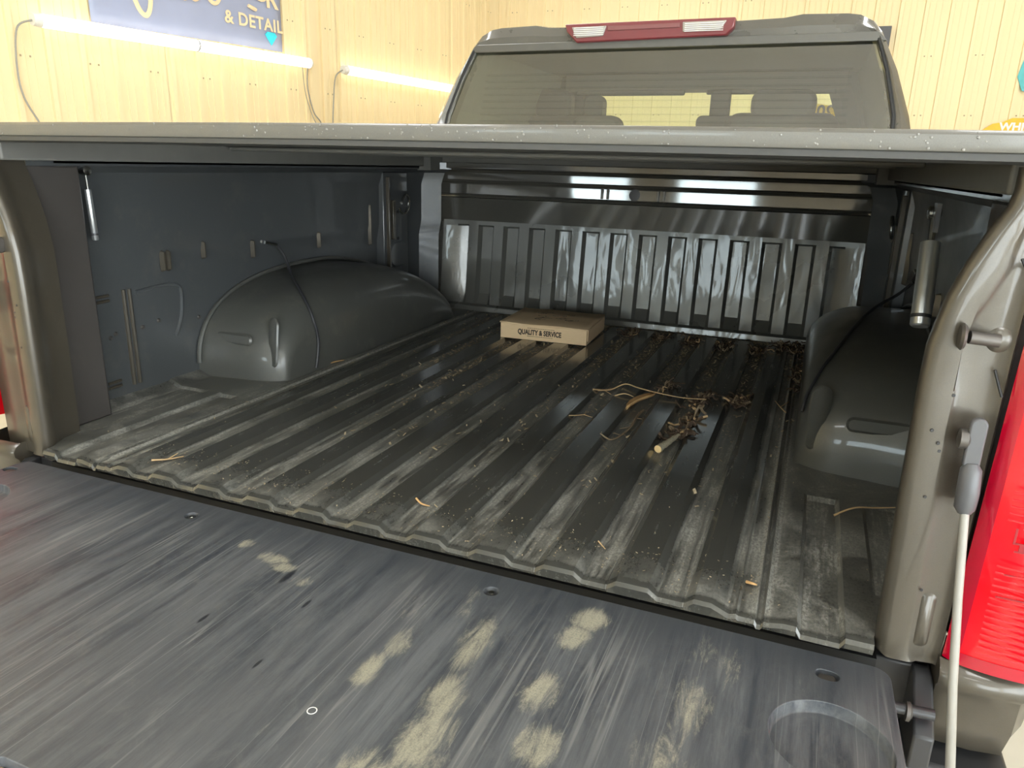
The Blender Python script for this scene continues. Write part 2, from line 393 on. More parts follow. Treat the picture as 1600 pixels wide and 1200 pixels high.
# corner trim and the seam trim of the left wall
MB().prism([tuple(Vector(lw(-.09, 0, .002))[:2]), tuple(Vector(lw(-.02, 0, .03))[:2]), (K.x+.07, 8.175), (K.x+.07, 8.2), (K.x, 8.2)], FLOOR_Z, CEIL_Z, 'z').build('trim_1', M['cream2'])['kind'] = 'structure'
MB().prism([tuple(Vector(lw(-3.13, 0, 0))[:2]), tuple(Vector(lw(-3.11, 0, .035))[:2]), tuple(Vector(lw(-3.02, 0, .035))[:2]), tuple(Vector(lw(-3.0, 0, 0))[:2])], FLOOR_Z, CEIL_Z, 'z').build('trim_2', M['cream2'])['kind'] = 'structure'

# back wall: sectional door with windows
def window(n, x0, x1, z0, z1):
    fr = MB(); t = .05
    fr.box(x0-t, x1+t, -7.1, -7.05, z0-t, z0); fr.box(x0-t, x1+t, -7.1, -7.05, z1, z1+t)
    fr.box(x0-t, x0, -7.1, -7.05, z0, z1); fr.box(x1, x1+t, -7.1, -7.05, z0, z1)
    o = fr.build('window_%d' % n, M['white'], bevel=.005); o['kind'] = 'structure'
    MB().box(x0, x1, -7.095, -7.085, z0, z1).build('pane', M['daylight'], o)
window(1, -3.1, -2.15, .66, 1.5)
window(2, -1.35, -.25, .66, 1.5)
dr = MB().box(2.1, 5.6, -7.1, -7.05, FLOOR_Z, 2.1).build('fill_panel_back', M['fill_glow']); dr['kind'] = 'structure'  # added glowing panel, low fill light into the bed from behind
dr = MB().box(-4.2, 1.8, -7.1, -7.09, FLOOR_Z, 2.2).build('door_1', M['door_white']); dr['kind'] = 'structure'
for k in range(5):
    z0 = FLOOR_Z+.01+k*.61
    for x0 in (-4.2, -2.2, -.2):
        if z0 < 1.6 and z0+.6 > .75: continue
        MB().box(x0+.01, x0+1.94, -7.09, -7.06, z0, z0+.60).build('door_panel', M['door_white'], dr)
dr = MB().box(5.97, 6.0, -6.2, -1.2, FLOOR_Z, 2.3).build('fill_panel_right', M['fill_glow']); dr['kind'] = 'structure'  # added glowing panel, gives the left bed wall its bluish sheen

# lamps
def lamp(name, a, b, label, joints=(.5,), r=.042, end=True, nrm=N):
    a, b = Vector(a), Vector(b); root = empty(name, (a+b)/2); mid = (a+b)/2
    tag(root, label, 'lamp')
    d = (b-a).normalized()
    MB().tube([a-mid, b-mid], r, 16).build('tube', M['tube'], root)
    MB().tube([a-mid-d*.05, a-mid-d*.0], [r*.9, r*1.06], 16).build('end_cap', M['white'], root)
    MB().tube([b-mid, b-mid+d*.02], [r*1.06, r*.9], 16).build('end_cap', M['white'], root)
    for t in joints:
        c = a.lerp(b, t)-mid; MB().tube([c-d*.004, c+d*.004], r*1.05, 16).build('joint_ring', M['plastic_grey'], root)
    for t in (.15, .85):
        c = a.lerp(b, t)-mid
        MB().tube([c, c-Vector(nrm)*.10], .008, 6).build('wall_clip', M['steel'], root)
    return root, mid
la, mid = lamp('tube_lamp', lw(-5.52, 1.395, .10), lw(-3.20, 1.41, .10), 'long lit tube lamp in two joined lengths under the blue banner')
c1 = [lw(-5.57, 1.39, .10), lw(-5.66, 1.33, .08), lw(-5.68, 1.1, .05), lw(-5.66, .92, .04), lw(-5.58, .75, .04), lw(-5.5, .55, .04)]
MB().tube([p-mid for p in spline(c1)], .006, 6).build('power_cord', M['cord'], la)
c2 = [lw(-3.22, 1.37, .10), lw(-3.19, 1.2, .06), lw(-3.12, 1.0, .05), lw(-3.03, .9, .05), lw(-2.99, .7, .04)]
MB().tube([p-mid for p in spline(c2)], .006, 6).build('power_cord', M['cord'], la)
c2 = [lw(-3.28, 1.37, .10), lw(-3.22, 1.15, .06), lw(-3.13, .95, .05), lw(-3.04, .85, .04)]
MB().tube([p-mid for p in spline(c2)], .004, 6).build('power_cord', M['cord'], la)
lb, mid = lamp('tube_lamp', lw(-2.72, 1.405, .10), lw(-.45, 1.39, .10), 'lit tube lamp beyond the wall seam, its far end behind the truck cab')
c3 = [lw(-2.77, 1.40, .10), lw(-2.83, 1.33, .06), lw(-2.86, 1.1, .05), lw(-2.88, .9, .05), lw(-2.89, .7, .04)]
MB().tube([p-mid for p in spline(c3)], .006, 6).build('power_cord', M['cord'], lb)
# further lamps of the workshop, out of the frame but seen in reflections
for x0, x1 in ((-5.6, -4.3),):
    lamp('tube_lamp', (x0, -6.9, 1.9), (x1, -6.9, 1.9), 'lit tube lamp on the back wall '+('left' if x0 < 0 else 'right')+' of the door windows', nrm=(0, -1, 0) and Vector((0, 1, 0)))
for x, y in ((-2.2, -4.6), (1.4, -4.6), (-2.2, -1.6), (1.6, -1.6), (-2.0, 2.6), (1.9, 2.6), (-1.4, 6.2), (2.2, 6.2)):
    t = empty('ceiling_light', (x, y, CEIL_Z)); tag(t, 'white framed flat light panel on the workshop ceiling', 'lamp', 'ceiling light panels')
    MB().box(-.64, .64, -.34, .34, -.05, 0).build('frame', M['white'], t, bevel=.005)
    MB().box(-.6, .6, -.3, .3, -.056, -.05).build('diffuser', M['panel'], t)

# banner on the left wall
bn = empty('banner', lw(-4.29, 1.9, .032)); bn.rotation_euler.z = math.pi/2-ANG
tag(bn, 'blue vinyl banner with cream lettering above the long tube lamp', 'banner')
bm_ = MB(); rows = []
for i in range(9):
    z = -.437+i*.92/8
    rows.append([(x, -.004*math.sin(x*9+z*4), z+.010*math.sin(x*2)) for x in [-.85+1.7*j/24 for j in range(25)]])
bm_.grid(rows).build('sheet', M['banner'], bn, solid=.002)
def stroke(pts, wd, name='lettering', parent=bn, mat=None, y=-.012):
    sp = spline([(a, y, b) for a, b in pts], 8); k = len(sp)
    MB().tube(sp, [wd*(.55+.45*math.sin(math.pi*min(1, max(0, (i+1)/(k+1))))**.5) for i in range(k)], 6, flat=1).build(name, mat or M['banner_ink'], parent)
# script word (its lower half is in view)
stroke([(-.40, .20), (-.47, .02), (-.53, -.15), (-.49, -.30), (-.43, -.34), (-.39, -.25), (-.38, -.05), (-.33, .12), (-.28, .2)], .018)
stroke([(-.27, .05), (-.27, -.10), (-.23, -.18), (-.17, -.13), (-.14, 0), (-.14, -.12), (-.10, -.17), (-.05, -.13)], .016)
stroke([(-.03, .25), (-.05, .0), (-.05, -.12), (-.01, -.16), (.05, -.12), (.10, -.05), (.13, -.14), (.19, -.15), (.23, -.08), (.21, .02), (.14, .02), (.12, -.05)], .016)
stroke([(-.12, .08), (.08, .10)], .012)
stroke([(.23, -.05), (.29, -.04), (.31, .02)], .011)
rt = (math.pi/2, 0, 0)
for i, ch in enumerate('COLOR'):
    text_mesh('lettering', ch, .21, M['banner_ink'], bn, (.30+i*.112, -.012, .02-.012*(i-2)**2-.0), rt, offset=.006)
text_mesh('lettering', '& DETAIL', .135, M['banner_ink'], bn, (.555, -.012, -.235), rt, offset=.003, space=1.08)
stroke([(.50, -.115), (.58, -.135)], .016)
gm = MB(); gm.prism([(.66, -.31), (.685, -.285), (.765, -.285), (.79, -.31), (.725, -.39)], -.012, -.005, 'y'); gm.build('gem_mark', M['cyan'], bn, bevel=.002)

# small things on the front wall
bx = MB().box(-.09, .09, -.10, 0, -.10, .10); bx = bx.build('wall_box', M['plastic_grey'], loc=(1.0, 8.18, 1.93), bevel=.006)
tag(bx, 'small grey box on the cream wall beside the cab roof', 'box')
ts = empty('wall_poster', (2.55, 8.17, 1.56)); tag(ts, 'teal poster on the cream wall at the right edge', 'poster')
MB().prism([(-.26, -.02), (-.20, -.15), (0, -.2), (.25, -.18), (.25, .3), (-.22, .22)], -.006, .006, 'y').build('sheet', M['teal'], ts)
MB().prism([(-.2, .03), (-.06, .06), (-.06, .12), (-.22, .10)], -.009, -.005, 'y').build('print', M['cyan'], ts)
ws = empty('wall_sign', (2.52, 8.17, 1.10)); tag(ws, 'yellow sign with white lettering low on the cream wall above the cover edge', 'sign')
MB().prism([(-.44, -.06), (-.36, .0), (-.28, .015), (-.2, .055), (.2, .055), (.28, .015), (.36, 0), (.44, -.06), (.36, -.12), (-.36, -.12)], -.006, .006, 'y').build('board', M['yellow'], ws, bevel=.002)
text_mesh('lettering', 'WHITTAKER', .10, M['white'], ws, (0.0, -.009, -.03), rt, offset=.004, scale=(1.05, 1, 1))

# ================================================================== TRUCK
T = empty('pickup_truck', (0, 0, 0)); tag(T, 'dark olive grey pickup truck seen over its open tailgate into the dirty cargo bed', 'truck')
BL = 1.787; PITCH = .1126
def ridge(x):
    q = x/PITCH; i = round(q)
    if abs(i) > 5: return 0.
    d = abs(x-i*PITCH)
    return 0 if d > .0375 else (1 if d < .0235 else (.0375-d)/.014)
def floor_h(x, y):
    ax = abs(x); h = ridge(x)
    ty = 1. if y < 1.70 else max(0, 1-(y-1.70)/.035)
    if y < .02: ty = .8+.2*y/.02
    z = .0125*h*ty
    q_ = (x/PITCH)%1
    if h == 0 and abs(x) < .60 and ty > .5: z += .0011*max(0, 1-abs(q_-(1-.0385/PITCH))*PITCH/.0016)
    for c in (.622, .634): z = max(z, .0045*max(0, 1-abs(ax-c)/.005)) if y > .02 else z
    if abs(ax-.628) < .003: z = -.006
    if .595 > ax > .575: z = 0
    if ax > .66:
        a = min(max((ax-.676)/.006, 0), 1)*min(max((.737-ax)/.006, 0), 1)*min(max((.452-y)/.008, 0), 1)
        z = .004-.010*a
        b = min(max((ax-.775)/.006, 0), 1)*min(max((y-.12)/.008, 0), 1)*min(max((.45-y)/.008, 0), 1)
        z += -.005*b
        if ax > .87: z += (ax-.87)*.5
    elif ax > .64: z = .004*(ax-.64)/.02
    return z
def build_floor():
    xs = set()
    for i in range(-5, 6):
        for d in (-.0403, -.0385, -.0375, -.034, -.0265, -.0235, 0, .0235, .0265, .034, .0375): xs.add(round(i*PITCH+d, 4))
    for s in (-1, 1):
        for v in (.60, .617, .622, .6255, .628, .6305, .634, .639, .66, .676, .682, .69, .71, .731, .737, .745, .7715, .775, .781, .80, .85, .87, .905): xs.add(round(s*v, 4))
    xs = sorted(xs)
    ys = [0, .004, .012, .02, .03, .06, .112, .12, .128, .2, .3, .4, .442, .45, .46, .6, .8, 1., 1.2, 1.4, 1.6, 1.69, 1.70, 1.712, 1.724, 1.735, 1.75, BL+.01]
    rows = []
    lip = lambda x: [(x, .003, -.016), (x, -.006, -.014), (x, -.010, floor_h(x, 0)-.008), (x, -.007, floor_h(x, 0)-.002)]
    xi = [x for x in xs if abs(x) < .772]; xm = [x for x in xs if abs(x) < .86]
    for k in range(4): rows.append([lip(x)[k] for x in xi])
    for y in ys[:3]: rows.append([(x, y, floor_h(x, y)) for x in xi])
    m = MB(); m.grid(rows)
    m.grid([[(x, y, floor_h(x, y)) for x in xm] for y in ys[2:6]])
    m.grid([[(x, y, floor_h(x, y)) for x in xs] for y in ys[5:]]); o = m.build('bed_floor', M['floor'], T, smooth=28)
    return o
bf = build_floor(); bf['label'] = 'ribbed dusty bed floor with soil in its grooves'
MB().box(-.78, .78, .012, .05, -.16, -.03).build('rear_sill', M['black'], T)

# bulkhead: trapezoid ribs, flat band, box rail, top rail
def build_bulkhead():
    RP = .1105; lean = .035/.32
    def base_y(z): return BL+.012+max(0, z-.03)*lean
    xs = []; st = []
    for i in range(-6, 7):
        c = i*RP
        for d, k in ((-.032, 1), (-.021, 0), (.021, 0), (.032, 1)):
            xs.append(c+d); st.append(k)
    half = (-6.5*RP)
    zs = [.0, .025, .026, .068, .12, .2, .28, .338, .346, .362]
    m = MB(); rows = []
    for z in zs:
        row = []
        for x, k in [(-.795, 0), (-.735, 0)]+list(zip(xs, st))+[(.735, 0), (.795, 0)]:
            dep = 0
            if k and .03 < z < .352:
                dep = .021*min(1, max(0, (z-.026)/.042))*min(1, max(0, (.346-z)/.008))
            yy = base_y(z)+dep
            if k == 0 and z > .35: yy = base_y(z)
            if abs(x) > .79: yy -= .012
            row.append((x, yy, z))
        rows.append(row)
    m.grid(rows)
    o = m.build('bulkhead', M['paint_front'], T, smooth=22)
    o['label'] = 'ribbed glossy front wall of the bed'
    # flange along the floor
    MB().prism([(BL-.012, .0), (BL-.008, .022), (BL+.014, .028), (BL+.03, 0)], -.76, .76, 'x').build('floor_flange', M['paint_front'], o, bevel=.002)
    # upper band: leans back towards the bed, box rail with slots, top roll
    yb = BL+.012+.33*lean
    prof = [(yb, .362), (yb-.004, .40), (yb-.010, .450), (yb-.018, .455), (yb-.024, .461), (yb-.021, .4655), (yb-.010, .468),
            (yb-.0085, .505), (yb-.010, .510), (yb-.021, .513), (yb-.0235, .518), (yb-.021, .523),
            (yb-.0204, .55), (yb-.03, .560), (yb-.045, .566), (yb-.045, .585), (yb-.0, .60)]
    m = MB(); m.grid([[(x, a, b) for x in (-.82, -.6, -.3, 0, .3, .6, .82)] for a, b in prof])
    ub = m.build('upper_rail', M['paint_rail'], o, smooth=9)
    fy = yb-.0085
    MB().lathe([(.0205, 0), (.0205, -.003), (.017, -.004)], (-.005, fy, .4875), 'y', 24).build('round_plug', M['plastic_grey'], o)
    for cx in (-.118, .094):
        for dx in (-.011, .011):
            MB().prism(rrect(cx+dx-.004, cx+dx+.004, .469, .505, .002, 2), fy-.009, fy+.005, 'y').build('rail_bead', M['paint_front'], o, bevel=.001)
    return o
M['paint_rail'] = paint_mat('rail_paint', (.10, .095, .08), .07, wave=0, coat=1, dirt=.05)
build_bulkhead()

def pill(m, c, ax_u, ax_v, nrm, lu, lv, h, n=6):
    """raised pressed pad on a surface: rounded outline with a sloped rim"""
    c, ax_u, ax_v, nrm = Vector(c), Vector(ax_u).normalized(), Vector(ax_v).normalized(), Vector(nrm).normalized()
    r = min(lu, lv)*.45; o1 = rrect(-lu/2, lu/2, -lv/2, lv/2, r, n); q = min(h*1.6, r*.8)
    o2 = rrect(-lu/2+q, lu/2-q, -lv/2+q, lv/2-q, max(r-q, .001), n); k = len(o1)
    v = [c+ax_u*a+ax_v*b-nrm*.002 for a, b in o1]+[c+ax_u*a+ax_v*b+nrm*h for a, b in o2]
    m.add(v, [(i, (i+1) % k, k+(i+1) % k, k+i) for i in range(k)]+[tuple(range(k, 2*k))])

def wheelhouse(s):
    def prof(t, a_r, a_f, h, yc, rx):
        # t from 0 (rear foot) to 1 (front foot)
        if t <= .5:
            th = math.pi/2*(t*2); n = 2.8
            return (yc-a_r*math.cos(th)**(2/n), h*math.sin(th)**(2/n))
        th = math.pi/2*(2-t*2); n = 1.75
        return (yc+a_f*math.cos(th)**(2/n), h*math.sin(th)**(2/n))
    m = MB(); rows = []; tn = 44
    lev = [(.92, 0.0, .0), (.90, 0.0, .0), (.885, .006, 0), (.84, .006, .25), (.80, .006, .5), (.785, .007, .6)]
    for k in range(1, 11):
        a = math.pi/2*k/10; lev.append((.785-.135*math.sin(a), .008+.105*(1-math.cos(a)), .6+.4*k/10))
    for x, ins, sh in lev:
        row = []
        for j in range(tn+1):
            t = j/tn
            y, z = prof(t, .55-.025*sh-ins*.45, .60-ins*.8, .262-ins, 1.1, 0)
            fl = max(0, 1-z/.02)*.008
            row.append((s*(x-0), y, z+.001))
        rows.append(row)
    m.grid(rows)
    last = rows[-1]; o = len(m.v); m.v += last; n = len(last)
    m.f.append(tuple(range(o, o+n)))
    w_ = m.build('wheelhouse', M['paint_wh'], T, smooth=45)
    e = MB()
    # pressed pads on the rear face and the inner side
    pill(e, (s*.686, .604, .108), (1, .25*s, 0), (0, .14, 1), (-.25*s, -1, .12), .042, .135, .003)
    e.build('pressed_pad', M['paint_wh'], w_, smooth=45); e = MB()
    pill(e, (s*.800, .581, .112), (1, .02*s, 0), (0, .16, 1), (0, -1, .14), .125, .03, .003)
    e.build('pressed_pad', M['paint_wh'], w_, smooth=45)
    # welded flange following the arch on the bedside
    pts = []
    for j in range(1, tn):
        y, z = prof(j/tn, .556, .606, .268, 1.1, 0); pts.append((s*.893, y, z))
    MB().tube(pts, .006, 6).build('weld_flange', M['paint_wh'], w_)
    return w_
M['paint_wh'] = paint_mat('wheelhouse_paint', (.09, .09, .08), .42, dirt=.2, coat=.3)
for s in (-1, 1): wheelhouse(s)

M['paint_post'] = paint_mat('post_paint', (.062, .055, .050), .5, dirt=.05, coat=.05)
def bedside(s):
    m = MB()
    prof = [(.905, -.02), (.90, .03), (.898, .30), (.892, .33), (.886, .36), (.885, .50), (.87, .545), (.84, .56), (.84, .585)]
    rows = [[(s*x, y, z) for x, z in prof] for y in (.10, .6, 1.2, 1.72)]
    rows += [[(s*(x-.02), 1.76, z) for x, z in prof], [(s*(x-.09), 1.80, z) for x, z in prof]]
    m.grid(rows); o = m.build('bedside', M['paint_wall'], T, smooth=30)
    o['label'] = 'inner side wall of the bed, left' if s < 0 else 'inner side wall of the bed, right'
    # outer skin and top rail
    MB().prism([(s*.84, .585), (s*.84, .565), (s*.93, .53), (s*.955, .45), (s*.965, .2), (s*.955, -.12), (s*.975, -.12), (s*.985, .2), (s*.975, .47), (s*.95, .56), (s*.90, .59)], .16, 1.83, 'y').build('outer_skin', M['paint_body'], o)
    # rear post
    MB().prism([(s*.84, .092), (s*.84, .215), (s*.90, .225), (s*.92, .225), (s*.92, .08), (s*.85, .085)], .0, .56, 'z').build('rear_post', M['paint_post'], o, bevel=.004)
    # front bracket panel with flanges
    MB().prism([(s*.862, 1.49), (s*.862, 1.64), (s*.90, 1.66), (s*.90, 1.47), (s*.868, 1.475)], .16, .545, 'z').build('bracket_panel', M['paint_wall'], o, bevel=.003)
    e = MB(); e.box(*sorted((s*.850, s*.866)), 1.486, 1.496, .18, .53); e.build('bracket_flange', M['paint_body'], o, bevel=.002); e = MB(); e.box(*sorted((s*.848, s*.866)), 1.512, 1.530, .30, .445); e.build('bracket_flange', M['paint_body'], o, bevel=.002)
    for z in (.40, .30): MB().lathe([(.006, 0), (.006, .003)], (s*.862-(.003 if s > 0 else 0), 1.565, z), 'x', 10).build('bracket_hole', M['black'], o)
    pl = MB(); pill(pl, (s*.861, 1.565, .24), (0, 1, 0), (0, 0, 1), (-s, 0, 0), .13, .10, .004); pl.build('pressed_pad', M['paint_wall'], o)
    # vertical pressed beads
    for y, z, h, dz in ((.452, .33, .055, 0), (.470, .33, .055, 0), (.590, .345, .05, 0), (.781, .33, .055, 0), (1.098, .33, .055, 0), (1.405, .36, .15, 0)):
        e = MB(); pill(e, (s*(.887), y, z), (0, 1, 0), (0, 0, 1), (-s, 0, 0), .013, h, .009, 3)
        e.build('pressed_bead', M['paint_body'], o, smooth=40)
    # bead frame in the rear bay
    for y_ in (.335, .352): MB().tube([(s*.899, y_, .035), (s*.899, y_, .273)], .0055, 8).build('pressed_bead', M['paint_body'], o)
    e = MB(); e.tube(spline([(s*.899, .37, .262), (s*.899, .46, .268), (s*.899, .50, .262), (s*.899, .512, .24), (s*.899, .505, .18), (s*.899, .48, .13)], 5), .005, 8)
    e.build('pressed_frame', M['paint_wall'], o)
    for y, z in ((.275, .252), (.28, .042)):
        for dz in (0, .012): MB().tube([(s*.898, y-.018, z+dz), (s*.898, y+.018, z+dz+.001)], .004, 6).build('louvre_slit', M['paint_body'], o)
    e = MB()
    for y, z in ((.30, .17), (.285, .163), (.38, .172), (.43, .18), (.565, .165)): e.lathe([(.006, 0), (.004, .004)], (s*.899, y, z) if s < 0 else (s*.899-.004, y, z), 'x', 8)
    tag(e.build('spot_welds', M['steel_dark'], o), kind='stuff')
    # tie-down loop
    lp = []
    for j in range(13):
        a = R(-70+j*320/12); lp.append((s*(.855-.012*math.cos(a/2)), 1.60+.026*math.sin(a), .428+.036*math.cos(a)))
    MB().tube(lp, .0055, 8).build('tie_down_loop', M['steel'], o)
    # hook-ended drain cord lying over the wheelhouse
    hk = MB().tube(spline([(s*.882, .83, .345), (s*.878, .85, .340), (s*.872, .87, .335)] if s < 0 else [(s*.882, 1.20, .352), (s*.882, 1.16, .345), (s*.872, 1.12, .330)], 5), .005, 8).build('cord_hook', M['steel'], o)
    return o
BS = {s: bedside(s) for s in (-1, 1)}

# rear corner pillars with jamb faces
def pillar(s):
    base = [(.800, .100), (.795, .06), (.783, .035), (.772, .016), (.773, .007), (.778, .001), (.786, 0), (.806, 0.001), (.812, .003), (.818, .008), (.836, .010), (.842, .010), (.848, .006), (.852, .016), (.852, .04)]
    if s < 0: base = base[:-3]+[(.900, .012), (.905, .016), (.905, .04)]
    zs = [(-.016, .010), (-.008, .001), (.02, 0), (.2, -.004), (.35, -.006), (.40, -.005), (.43, .0), (.46, .006), (.496, .018), (.532, .033), (.558, .046), (.575, .05), (.60, .05)]
    m = MB(); rows = []
    for z, dx in zs:
        row = []
        for k, (x, y) in enumerate(base):
            f = max(0, min(1, (.852-x)/.06)); b = 0
            if k in (8, 9): b = .022*math.exp(-((z-.40)/.05)**2)-.012*math.exp(-((z-.48)/.04)**2)
            row.append((s*(x+dx*f+(z*.012 if x > .84 else 0)-b*.6), y, z))
        rows.append(row)
    m.grid(rows); o = m.build('rear_pillar', M['paint_body'], T, smooth=50)
    o['label'] = 'glossy painted rear corner pillar, '+('left' if s < 0 else 'right')
    # striker pin, cable bolt, pressed oval, holes
    st = MB(); x0 = .79
    st.tube([(s*.835, -.002, .414), (s*.805, -.006, .416)], .0075, 12)
    st.build('striker_pin', M['steel_dark'], o)
    MB().lathe([(.002, 0), (.013, .001), (.0155, .004), (.013, .007), (.007, .008)], (s*.802-(.008 if s > 0 else 0), -.006, .416), 'x', 16).build('striker_head', M['steel_dark'], o)
    MB().lathe([(.019, .006), (.013, .002), (.009, -.001)], (s*.837, .007, .413), 'y', 24).build('striker_boss', M['paint_body'], o)
    e = MB(); pill(e, (s*.822, .010, .045), (1, 0, 0), (0, 0, 1), (0, -1, 0), .026, .085, .004, 6); e.build('pressed_pad', M['paint_body'], o, smooth=60)
    for a, b, c_, d_ in (((.840, .008, .505), (.848, .008, .49), (.852, .006, .478), 0), ((.838, .008, .380), (.845, .007, .362), (.850, .006, .350), 0)):
        MB().tube(spline([(s*a[0], a[1]-.006, a[2]), (s*b[0], b[1]-.006, b[2]), (s*c_[0], c_[1]-.006, c_[2])], 4), .0016, 6).build('trim_crack', M['black'], o)
    h = MB()
    for x, z in ((.797, .285), (.803, .345), (.80, .275), (.788, .30), (.812, .09), (.795, .215)): h.lathe([(.0022, 0), (.0018, -.0006)], (s*x, -.0005 if x < .8 else .001, z), 'y', 8)
    tag(h.build('paint_specks', M['plastic'], o), kind='stuff')
    return o
PL = {s: pillar(s) for s in (-1, 1)}

def cable(s):
    b = MB(); b.lathe([(.004, -.004), (.012, -.002), (.012, .006), (.006, .010)], (s*.818-(.0), -.006, .297), 'x', 14)
    c = b.build('tailgate_cable', M['steel_dark'], T); c['label'] = 'grey tailgate support cable with moulded end'
    MB().prism(rrect(s*.832-.009, s*.832+.009, .262, .325, .0085, 5), -.014, -.005, 'y').build('eyelet', M['plastic_grey'], c, bevel=.002)
    MB().tube([(s*.833, -.010, .27), (s*.8335, -.011, .262), (s*.835, -.012, .235), (s*.835, -.013, .215), (s*.8355, -.014, .208)], [.007, .0115, .0125, .0115, .007], 14).build('cable_end', M['plastic_grey'], c)
    MB().tube([(s*.8355, -.014, .215), (s*.838, -.06, .12), (s*.8375, -.12, .045), (s*.835, -.20, -.02), (s*.812, -.43, -.028)] if s > 0 else
              [(s*.8355, -.014, .215), (s*.835, -.20, .08), (s*.812, -.43, -.028)], .0048, 10).build('cable_wire', M['cable'], c)
cable(1)

# tail lights and rear corner panels
def taillight(s):
    def surf(u, v):      # u 0..1 across, v 0..1 up
        x = .850+.118*u; z = .003+.475*v+.008*u*(1-v); y = .004-.030*math.sin(min(1, u*1.15)*math.pi/2)**.6
        if u > .8: y += (u-.8)**2*1.6
        return (s*(x+(.085 if s < 0 else 0)+.012*v*(1-u)), y, z)
    m = MB(); n = 16
    m.grid([[surf(i/n*.9999, j/20) for i in range(2, n+1)] for j in range(21)])
    m.grid([[surf(1, j/20) for _ in (0,)]+[(s*.99, .20, surf(1, j/20)[2])] for j in range(21)])
    o = m.build('tail_light', M['red'], T); o['label'] = 'bright red tail light lens, '+('left' if s < 0 else 'right')
    m = MB(); m.grid([[surf(i/n, j/20) for i in range(0, 3)] for j in range(21)])
    m.build('lens_edge', M['red_dark'], o)
    MB().grid([[(lambda p: (p[0], p[1]-.001, p[2]))(surf(i/n, v)) for i in range(2, n+1)] for v in (0, .012, .024, .036)]).build('lower_edge', M['red_dark'], o)
    MB().grid([[(s*(.905+.06*a), -.030+.02*max(0, a-.3), z) for a in (0, .33, .66, 1)] for z in (.265, .33)]).build('clear_lamp', M['clear'], o, solid=.002)
    e = MB()
    for z, x0, x1 in ((.255, .89, .96), (.115, .882, .96), (.205, .893, .93), (.186, .888, .96), (.176, .889, .96), (.145, .885, .91)): e.box(*sorted((s*x0, s*x1)), -.0285, -.0275, z, z+.0022)
    e.box(*sorted((s*.886, s*.8885)), -.0285, -.0275, .186, .206)
    for k in range(8): e.box(*sorted((s*(.893+k*.008), s*(.899+k*.008))), -.0285, -.0275, .178+.001*(k % 2), .186)
    tag(e.build('moulded_marks', M['red_mark'], o), kind='stuff')
    e = MB()
    for k in range(26):
        z = .035+k*.0085
        if .16 < z < .21: continue
        e.tube([(s*.877, -.0245, z), (s*.90, -.0285, z), (s*.955, -.0265, z)], .0013, 5)
    tag(e.build('lens_flutes', M['red'], o), kind='stuff')
    # painted corner below the lamp
    prof = [(-.004, .004), (-.016, -.003), (-.022, -.012), (-.021, -.024), (-.013, -.032), (-.012, -.08), (-.004, -.118), (.02, -.135)]
    m = MB(); rows = []
    for y, z in prof:
        rows.append([(s*(.846+.0), y+.05, z), (s*.847, y+.004, z), (s*.853, y, z), (s*.90, y-.002, z), (s*(.94-.1*max(0, -z-.07)), y+.004, z), (s*(.960-.25*max(0, -z-.06)), y+.03, z), (s*(.972-.25*max(0, -z-.06)), y+.10, z), (s*(.975-.25*max(0, -z-.06)), y+.25, z)])
    m.grid(rows); c = m.build('rear_corner', M['paint_body'], T, smooth=45)
    c['label'] = 'tan grey painted corner panel under the tail light'
    m = MB(); m.prism([(-.04, -.150), (-.03, -.137), (.30, -.137), (.30, -.30), (-.02, -.30)], *sorted((s*.60, s*.95)), 'x'); m.build('bumper', M['plastic'], T, bevel=.006)
M['red_mark'] = simple('dark_lens_mark', (.25, 0, .005), .4)
for s in (-1, 1): taillight(s)

